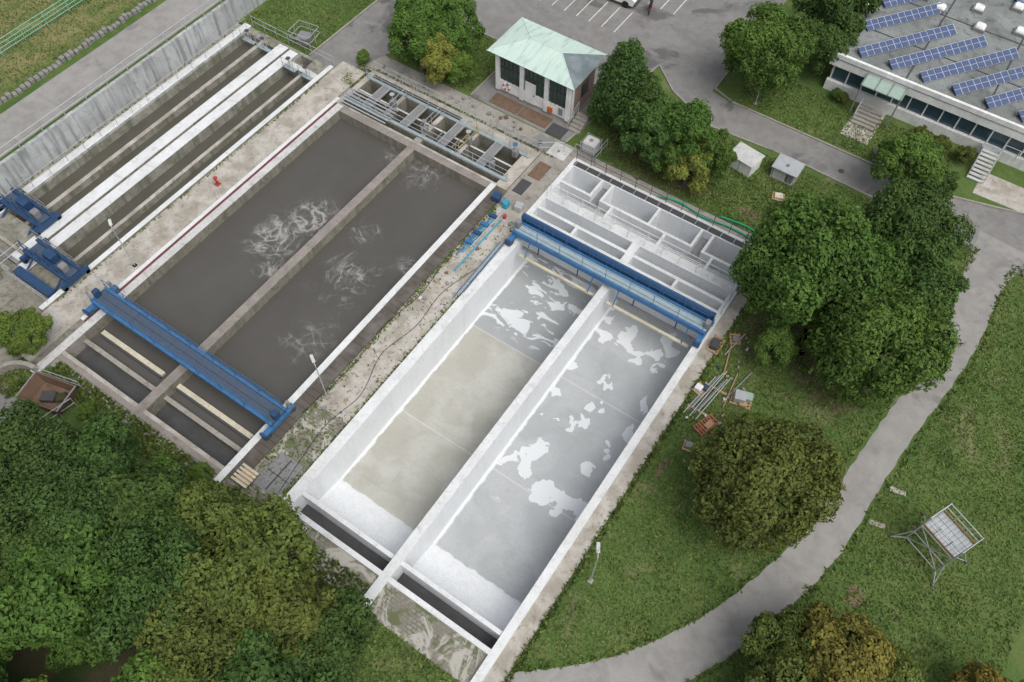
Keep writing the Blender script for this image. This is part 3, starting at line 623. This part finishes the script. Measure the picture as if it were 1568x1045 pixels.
pallet(-1.3,28.1,1.3,1.1,.2,'wood',[(-.5,.2,-.4,.3,.5,'galv'),(.1,.6,-.1,.45,.35,'cglass'),(-.1,.4,-.55,-.2,.2,'wood')]); pallet(-6.4,44.8,.9,.8,.3,'wood',[(-.3,.3,-.25,.25,.15,'yellow')]); pallet(-4.4,30.8,.8,1.4,.0,'wood',[(-.3,.2,-.5,.2,.35,'dgrey')])
pallet(-3.6,31.9,.7,.9,.5,'wood',[(-.2,.2,-.3,.1,.2,'stone')])
mb=MB()
for i in range(7):
    x=-3.7+.14*i; mb.cyl((x-.15,25.2+.3*(i%3),.12),(x+.35,28.6+.25*(i%4),.12),.033,('galv','mgrey','galv')[i%3])
mb.cyl((-2.2,27.2,.1),(-1.6,30.2,.1),.05,'mgrey'); mb.cyl((-3.0,29,.1),(-3.6,31.4,.1),.05,'wood'); mb.cyl((-3.6,30.4,.1),(-3.2,32.6,.1),.04,'galv'); mb.cyl((-2.0,26.9,.1),(-2.3,29.6,.1),.04,'wood'); mb.box(-3.9,-2.4,25.8,25.95,0,.08,'wood'); mb.box(-3.7,-2.2,27.8,27.95,0,.08,'wood')
for i in range(26):
    x=random.uniform(-3.9,-1.2); y=random.uniform(23,32.5); q=random.uniform(.05,.13); mb.box(x-q,x+q,y-q*.6,y+q*.6,0,.06+q,random.choice(('stone','offwhite','wood','mgrey','woodred','conc','bglass')),random.uniform(0,3))
mb.build('scaffold_pipes')
mb=MB(); mb.box(-1.0,1.0,-.75,.75,0,1.15,'paint',0,.03); mb.hexa([(-1.1,-.85,1.15),(1.1,-.85,1.15),(1.1,.85,1.15),(-1.1,.85,1.15)],[(-.95,-.1,1.4),(.95,-.1,1.4),(.95,.1,1.4),(-.95,.1,1.4)],'offwhite'); mb.box(-.02,.02,-.77,-.75,.15,1.05,'mgrey'); o=mb.build('storage_container',(-9.9,46.2,0)); o.rotation_euler[2]=-.15
mb=MB()
mb.box(-1.0,1.0,-.7,.9,1.05,1.15,'galv',0,.02); mb.box(-.9,.9,-.6,.8,0,.1,'conc')
for x in (-.9,.85):
    for y in (-.6,.75): mb.box(x,x+.06,y,y+.06,.1,1.05,'galv')
mb.box(-.8,.2,-.5,.5,.1,.9,'offwhite',0,.03); mb.box(.3,.75,-.5,.1,.1,.75,'mgrey',0,.03); mb.cyl((0,0,1.15),(0,0,1.3),.1,'mgrey'); mb.build('shelter_kiosk',(-6.9,46.9,0))
mb=MB()
mb.box(-.55,.55,-.5,.5,.25,1.05,'offwhite',0,.1); mb.cyl((0,0,1.05),(0,0,1.12),.15,'mgrey',12)
for z in (.25,.5,.75,1.0): mb.rail([(-.6,-.55),(.6,-.55),(.6,.55),(-.6,.55),(-.6,-.55)],.02,'galv',.3,z,.015,())
for x in (-.6,.6):
    for y in (-.55,.55): mb.cyl((x,y,0),(x,y,1.1),.025,'galv')
mb.rail([(-.8,-.9),(.9,-.9),(.9,.9)],1.,'galv',.9,0,.025); mb.box(-.6,.6,-.55,.55,.1,.25,'mgrey'); mb.build('ibc_tank',(-20.1,41.0,0))
mb=MB()
for i in range(3): mb.box(-.7,.7,-.22+i*.16,-.09+i*.16,.7,.74,'dgrey')
for y in (-.75,.55): mb.box(-.7,.7,y,y+.22,.42,.46,'dgrey')
for x in (-.5,.5): mb.box(x-.04,x+.04,-.7,.7,.34,.41,'dgrey'); mb.cyl((x,-.55,0),(x,-.1,.7),.04,'dgrey'); mb.cyl((x,.55,0),(x,.1,.7),.04,'dgrey')
mb.box(-.2,.2,-.9,-.6,.46,.5,'paint'); o=mb.build('picnic_bench',(-1.6,52.6,0)); o.rotation_euler[2]=.3
def skip():
    a=MB(); L,W,h=1.5,.95,1.1
    bot=[(-L+.35,-W+.1,.1),(L-.35,-W+.1,.1),(L-.35,W-.1,.1),(-L+.35,W-.1,.1)]; top=[(-L,-W,h),(L,-W,h),(L,W,h),(-L,W,h)]
    inn=[(x*.93,y*.93,z) for x,y,z in top]; ib=[(x*.93,y*.93,z+.12) for x,y,z in bot]
    for i in range(4):
        j=(i+1)%4; a.face([bot[i],bot[j],top[j],top[i]],'rust'); a.face([top[i],top[j],inn[j],inn[i]],'mgrey' if i%2 else 'rust'); a.face([inn[i],inn[j],ib[j],ib[i]],'rust')
    a.face(ib,'rust'); a.face(bot[::-1],'rust'); a.box(-.6,.3,-.4,.3,.3,.55,'dgrey',.3,.05); a.box(.2,.9,-.1,.5,.25,.45,'soil',.6,.1)
    o=a.build('skip_container',(-36.2,4.1,0)); o.rotation_euler[2]=.25
skip()
mb=MB()
pts=[(-38.6+2.1*cos(t),2.9+2.1*sin(t)) for t in np.linspace(.5*pi,1.6*pi,14)]
for a,b in zip(pts[:-1],pts[1:]):
    a=np.array(a);b=np.array(b);c0=np.array((-38.6,2.9)); i=lambda p:c0+(p-c0)*.86
    mb.hexa([(*a,0),(*i(a),0),(*i(b),0),(*b,0)][::-1],[(*a,.6),(*i(a),.6),(*i(b),.6),(*b,.6)][::-1],'conc')
mb.rail([(-38,.8),(-35,2.6),(-34.6,4.6)],1.1,'galv',1.,0); mb.rail([(-38.2,4.8),(-35.2,5.6)],1.1,'galv',1.,0); mb.build('curved_retaining_wall')
def van(x,y,rot):
    a=MB()
    prof=[(-2.2,.35),(2.1,.35),(2.25,.8),(1.9,1.05),(1.35,1.75),(-2.1,1.8),(-2.25,1.5)]
    a.hexa([(p[0],-.9,p[1]) for p in prof],[(p[0],.9,p[1]) for p in prof],'paint')
    a.face([(1.89,-.8,1.09),(1.89,.8,1.09),(1.4,.74,1.7),(1.4,-.74,1.7)],'glass')
    for sy in (-1,1):
        a.box(.3,1.3,sy*.905-.01,sy*.905+.01,1.1,1.6,'glass')
        for xx in (-1.4,1.4): a.cyl((xx,sy*.75,.33),(xx,sy*.93,.33),.33,'black',14)
    a.box(-2.3,-2.2,-.8,.8,.4,.55,'dgrey'); a.box(2.2,2.32,-.8,.8,.4,.55,'dgrey')
    a.build('parked_van',(x,y,0)).rotation_euler[2]=rot
van(-28.0,58.2,radians(3))
mb=MB()
for x in (-.6,.6):
    for t in np.linspace(0,2*pi,14,endpoint=False): mb.cyl((x+.3*cos(t),0,.32+.3*sin(t)),(x+.3*cos(t+.45),0,.32+.3*sin(t+.45)),.05,'black',5)
mb.box(-.35,.3,-.14,.14,.35,.75,'redp',0,.05); mb.box(-.6,.0,-.12,.12,.75,.85,'black',0,.03); mb.cyl((.6,0,.3),(.35,0,1.),.04,'galv'); mb.cyl((.35,-.35,1.),(.35,.35,1.),.025,'black'); mb.box(.05,.4,-.15,.15,.75,.95,'bglass',0,.05)
mb.build('motorcycle',(-24.6,58.4,0)).rotation_euler[2]=1.9
mb=MB()
for x,y in ((-3.6,49.9),(-24.5,53)): mb.cyl((x,y,.0),(x,y,.02),.3,'mgrey',20); mb.cyl((x,y,.02),(x,y,.024),.24,'dgrey',20)
mb.build('manhole_covers')
mb=MB()
for x,y in ((8.6,25.2),(8.9,27.8)): mb.box(x-.45,x+.45,y-.15,y+.15,0,.03,'tan',.2)
mb.build('paving_slabs')

# ---------------------------------------------------------------- trees
def tree_mesh(name,Rr,H,nl,nleaf,size,zs=.85,seed=0,conic=False):
    g=np.random.default_rng(seed); lob=[]
    for i in range(nl):
        if conic:
            t=(i+.5)/nl; z=H-.55*Rr*2+ t*Rr*2.2; rr=Rr*(1-t*.75)*g.uniform(.55,.85); an=i*2.4; lob.append((rr*cos(an),rr*sin(an),z,Rr*(.5-.25*t)*g.uniform(.8,1.2)))
        else:
            t=1-1.75*(i+.5)/nl; an=i*2.39996+g.uniform(-.5,.5); q=math.sqrt(max(0,1-t*t)); d=Rr*g.uniform(.46,.9)
            lr=Rr*g.uniform(.13,.33); lob.append((d*q*cos(an),d*q*sin(an),H+d*t*zs,lr))
    lob=np.array(lob); w=lob[:,3]**2; w/=w.sum(); idx=g.choice(len(lob),nleaf,p=w)
    d=g.normal(size=(nleaf,3)); d[:,2]=d[:,2]*.9+.35; d/=np.linalg.norm(d,axis=1)[:,None]
    c=lob[idx]; out=c[:,:3]-np.array((0,0,H)); out/=np.linalg.norm(out,axis=1)[:,None]+1e-6
    flip=(d*out).sum(1)<-.35; d[flip]*=-1
    rad=c[:,3]*(1-np.abs(g.normal(0,.18,nleaf))+.12); rad*=1+.35*np.sin(d[:,0]*5+idx)*np.sin(d[:,1]*6+idx*2)*np.sin(d[:,2]*4+idx*3)
    p=c[:,:3]+d*rad[:,None]
    n=d+g.normal(0,.5,(nleaf,3)); n[:,2]+=.2; n/=np.linalg.norm(n,axis=1)[:,None]
    t=np.cross(n,g.normal(size=(nleaf,3))); t/=np.linalg.norm(t,axis=1)[:,None]; b=np.cross(n,t)
    sz=(size*g.uniform(.5,1.3,nleaf))[:,None]
    V=np.stack([p-t*sz,p+b*sz*.55+n*sz*.15,p+t*sz,p-b*sz*.55+n*sz*.15],1).reshape(-1,3)
    tb=MB(); tb.cyl((0,0,0),(0,0,H*.55),Rr*.085,'bark',8,Rr*.06); tb.cyl((0,0,H*.55),(0,0,H+Rr*.4),Rr*.06,'bark',7,Rr*.02)
    for i in range(0,nl,max(1,nl//12)):
        a=np.array((0,0,H*g.uniform(.45,.8))); e=lob[i,:3]; mid=(a+e)/2+np.array((0,0,.1*Rr)); tb.cyl(a,mid,Rr*.035,'bark',5,Rr*.022); tb.cyl(mid,e,Rr*.022,'bark',5,Rr*.008)
    nv=len(tb.v); verts=np.concatenate([np.array(tb.v),V]); faces=tb.f+[(nv+4*i,nv+4*i+1,nv+4*i+2,nv+4*i+3) for i in range(nleaf)]
    me=bpy.data.meshes.new(name); me.from_pydata(verts.tolist(),[],faces); me.materials.append(m['bark']); me.materials.append(m['leaf'])
    me.polygons.foreach_set('material_index',[0]*len(tb.f)+[1]*nleaf)
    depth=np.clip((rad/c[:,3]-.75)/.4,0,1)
    lv=g.uniform(.1,.9,len(lob))[idx]*.3+g.uniform(0,1,nleaf)*.3+np.clip(d[:,2],0,1)*.15+depth*.25  # random leaf tone, plus painted light on upward leaves and shade inside clumps
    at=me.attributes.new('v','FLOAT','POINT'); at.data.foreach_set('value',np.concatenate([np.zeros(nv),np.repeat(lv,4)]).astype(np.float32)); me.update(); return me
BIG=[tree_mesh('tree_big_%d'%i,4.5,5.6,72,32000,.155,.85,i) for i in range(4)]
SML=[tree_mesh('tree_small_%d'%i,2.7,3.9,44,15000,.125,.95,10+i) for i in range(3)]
CON=tree_mesh('tree_tall',2.4,5.2,40,16000,.115,1.4,20,True)
G0=(.064,.125,.038);G1=(.084,.162,.040);G2=(.105,.18,.042);OL=(.102,.14,.040);YL=(.19,.23,.06);OR=(.155,.15,.042);DK=(.052,.10,.032)
def tree(x,y,r,kind='B',c=G1,zs=1.,name='deciduous_tree'):
    me,base={'B':(random.choice(BIG),4.5),'S':(random.choice(SML),2.7),'C':(CON,2.4)}[kind]
    o=bpy.data.objects.new(name,me); COL.objects.link(o); o.location=(x,y,0); s=r/base; o.scale=(s*random.uniform(.95,1.05),s*random.uniform(.92,1.08),s*zs); o.rotation_euler[2]=random.uniform(0,6.28)
    j=random.uniform(.9,1.12); o.color=(c[0]*j*random.uniform(.93,1.08),c[1]*j,c[2]*j,1)
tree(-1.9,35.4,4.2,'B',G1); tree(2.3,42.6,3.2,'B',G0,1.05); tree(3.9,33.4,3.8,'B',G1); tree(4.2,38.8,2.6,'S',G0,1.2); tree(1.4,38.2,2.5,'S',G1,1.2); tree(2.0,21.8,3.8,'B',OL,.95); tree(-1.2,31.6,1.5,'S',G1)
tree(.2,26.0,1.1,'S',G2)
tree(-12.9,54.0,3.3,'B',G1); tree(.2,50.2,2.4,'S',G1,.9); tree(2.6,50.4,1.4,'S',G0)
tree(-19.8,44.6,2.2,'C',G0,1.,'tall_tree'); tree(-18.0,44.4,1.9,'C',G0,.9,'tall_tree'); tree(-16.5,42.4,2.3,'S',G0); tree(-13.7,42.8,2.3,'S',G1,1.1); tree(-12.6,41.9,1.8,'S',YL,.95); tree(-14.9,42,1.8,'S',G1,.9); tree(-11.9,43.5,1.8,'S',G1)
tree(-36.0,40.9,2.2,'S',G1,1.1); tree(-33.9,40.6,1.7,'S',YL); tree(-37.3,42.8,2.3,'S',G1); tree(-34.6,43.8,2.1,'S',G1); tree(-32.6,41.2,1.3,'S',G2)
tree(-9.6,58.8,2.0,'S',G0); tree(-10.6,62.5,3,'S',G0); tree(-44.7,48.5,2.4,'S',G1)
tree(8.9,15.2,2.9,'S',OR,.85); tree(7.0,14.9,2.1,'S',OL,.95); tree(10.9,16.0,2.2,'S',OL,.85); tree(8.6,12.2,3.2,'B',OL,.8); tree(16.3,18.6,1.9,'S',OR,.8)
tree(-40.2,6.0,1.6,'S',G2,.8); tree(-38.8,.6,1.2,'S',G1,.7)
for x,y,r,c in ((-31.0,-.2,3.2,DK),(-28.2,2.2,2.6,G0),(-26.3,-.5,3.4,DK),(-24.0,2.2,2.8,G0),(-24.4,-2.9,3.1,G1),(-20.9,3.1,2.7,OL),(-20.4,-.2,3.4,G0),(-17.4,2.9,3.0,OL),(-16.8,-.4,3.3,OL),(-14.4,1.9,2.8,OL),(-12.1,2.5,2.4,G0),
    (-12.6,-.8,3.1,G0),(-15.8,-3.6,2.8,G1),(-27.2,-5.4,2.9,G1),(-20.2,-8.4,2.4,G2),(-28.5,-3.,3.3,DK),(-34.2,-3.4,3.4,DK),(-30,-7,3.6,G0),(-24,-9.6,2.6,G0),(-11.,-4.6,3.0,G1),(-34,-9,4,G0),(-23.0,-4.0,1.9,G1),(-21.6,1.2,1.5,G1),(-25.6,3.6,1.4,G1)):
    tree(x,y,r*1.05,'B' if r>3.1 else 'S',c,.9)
for i in range(26):
    tree(-66-random.uniform(0,30),random.uniform(-20,90),random.uniform(3,5),'B',G1)
for x,y,r,c in ((-24.8,5.6,.7,G2),(-40.4,38.9,.6,G2),(-21.,44.,1.0,G1),(1.5,55.8,.8,OL),(3.5,56.,.7,OL),(0,55.9,.8,OL),(-22.8,4.4,.8,YL),(-24.5,4.2,.8,G2),(-7,57.,.5,G1),(-6.4,56.8,.5,OL),(-30,4.4,.8,OL),(-33.5,4.6,.6,G2)):
    tree(x,y,r,'S',c,.8,'shrub')

# grass tufts and weeds
N=80000
px=rng.uniform(-4.1,17,N); py=rng.uniform(2,48.4,N)
PLa=np.array(PL); dmin=np.min(np.hypot(px[:,None]-PLa[None,::2,0],py[:,None]-PLa[None,::2,1]),1); ok=dmin>1.2
Q=[(px[ok],py[ok],np.zeros(ok.sum()),np.where(dmin[ok]<1.5,1.5,1.))]
for a,b,c,d,z,n,sc in ((-21,-4.2,40.7,48.3,0,14000,1),(-13.5,3,52.2,57,0,7000,1),(-39,-31.3,41,47.3,0,5000,1),(-52.3,-44.9,37,47,0,6000,1),(-75,-58.2,10,45,2,26000,1),(-40.3,-38.5,2.5,5,0,900,1.5),(-12,-4.3,1,5.0,0,3500,1.2),
    (-23,-12.9,4.6,6.2,0,1700,2.2),(-38,-24.5,4.6,6.1,0,3200,2.),(-20.35,-20.22,7,32,.02,600,1.2),(-4.25,-3.9,5,40,.0,1400,1.8),(-41.9,-41.7,9,35,.12,300,1.3),(-22.95,-22.6,12,33,.03,700,1.3),(-40.6,-39.2,36,38.6,.0,500,1.4),(-52.5,-51.8,8,36,-.25,500,1.2),(-22.9,-20.3,12,32,.03,350,1.0),(-39,-22,38.65,38.9,.0,350,1.4),(-23,-20.3,6,12,.0,500,1.2)):
    Q.append((rng.uniform(a,b,n),rng.uniform(c,d,n),np.full(n,float(z)),np.full(n,float(sc))))
px,py,pz,ps=[np.concatenate(z) for z in zip(*Q)]; n=len(px)
dens=np.sin(px*.9+np.sin(py*.7)*2)*np.sin(py*1.1+np.sin(px*.8)*1.5); h=(.05+.06*rng.uniform(0,1,n)+.04*(dens>.3))*ps; an=rng.uniform(0,6.28,n); w=(.03+.03*rng.uniform(0,1,n))*ps
cxx,sxx=np.cos(an)*w,np.sin(an)*w; lx,ly=rng.normal(0,.07,n),rng.normal(0,.07,n)
V=np.stack([np.stack([px-cxx,py-sxx,pz],1),np.stack([px+cxx,py+sxx,pz],1),np.stack([px+cxx*.6+lx,py+sxx*.6+ly,pz+h],1),np.stack([px-cxx*.6+lx,py-sxx*.6+ly,pz+h],1)],1).reshape(-1,3)
me=bpy.data.meshes.new('grass_tufts'); me.from_pydata(V.tolist(),[],[(4*i,4*i+1,4*i+2,4*i+3) for i in range(n)])
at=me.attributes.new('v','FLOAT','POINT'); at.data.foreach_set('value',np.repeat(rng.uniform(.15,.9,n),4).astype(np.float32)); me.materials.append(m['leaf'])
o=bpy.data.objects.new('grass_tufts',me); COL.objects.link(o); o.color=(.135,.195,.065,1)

# ---------------------------------------------------------------- light + camera
el,az=radians(60),radians(110)   # azimuth clockwise from +Y
w=bpy.data.worlds.new('World'); scn.world=w; w.use_nodes=True; nt=w.node_tree
sky=nt.nodes.new('ShaderNodeTexSky'); sky.sky_type='NISHITA'; sky.sun_disc=False; sky.sun_elevation=el; sky.sun_rotation=az; sky.air_density=1.; sky.dust_density=4.; sky.ozone_density=1.
hs=nt.nodes.new('ShaderNodeHueSaturation'); hs.inputs['Saturation'].default_value=.35; nt.links.new(sky.outputs[0],hs.inputs['Color']); nt.links.new(hs.outputs[0],nt.nodes['Background'].inputs[0]); nt.nodes['Background'].inputs[1].default_value=.15
sl=bpy.data.lights.new('sun','SUN'); sl.energy=1.45; sl.angle=radians(50); sl.color=(1,.985,.965); so=bpy.data.objects.new('sun',sl); COL.objects.link(so)
dirv=Vector((sin(az)*cos(el),cos(az)*cos(el),sin(el))); so.rotation_euler=dirv.to_track_quat('Z','Y').to_euler()
cam=bpy.data.cameras.new('camera'); cam.sensor_width=36; cam.lens=36*1258.25/1568; cam.clip_end=2000; cam.clip_start=.5
co=bpy.data.objects.new('camera',cam); COL.objects.link(co); co.location=(0,0,45); co.rotation_euler=(radians(32.0535),radians(-.6191),radians(34.1828)); scn.camera=co
scn.view_settings.view_transform='Standard'; scn.view_settings.look='None'; scn.view_settings.exposure=0
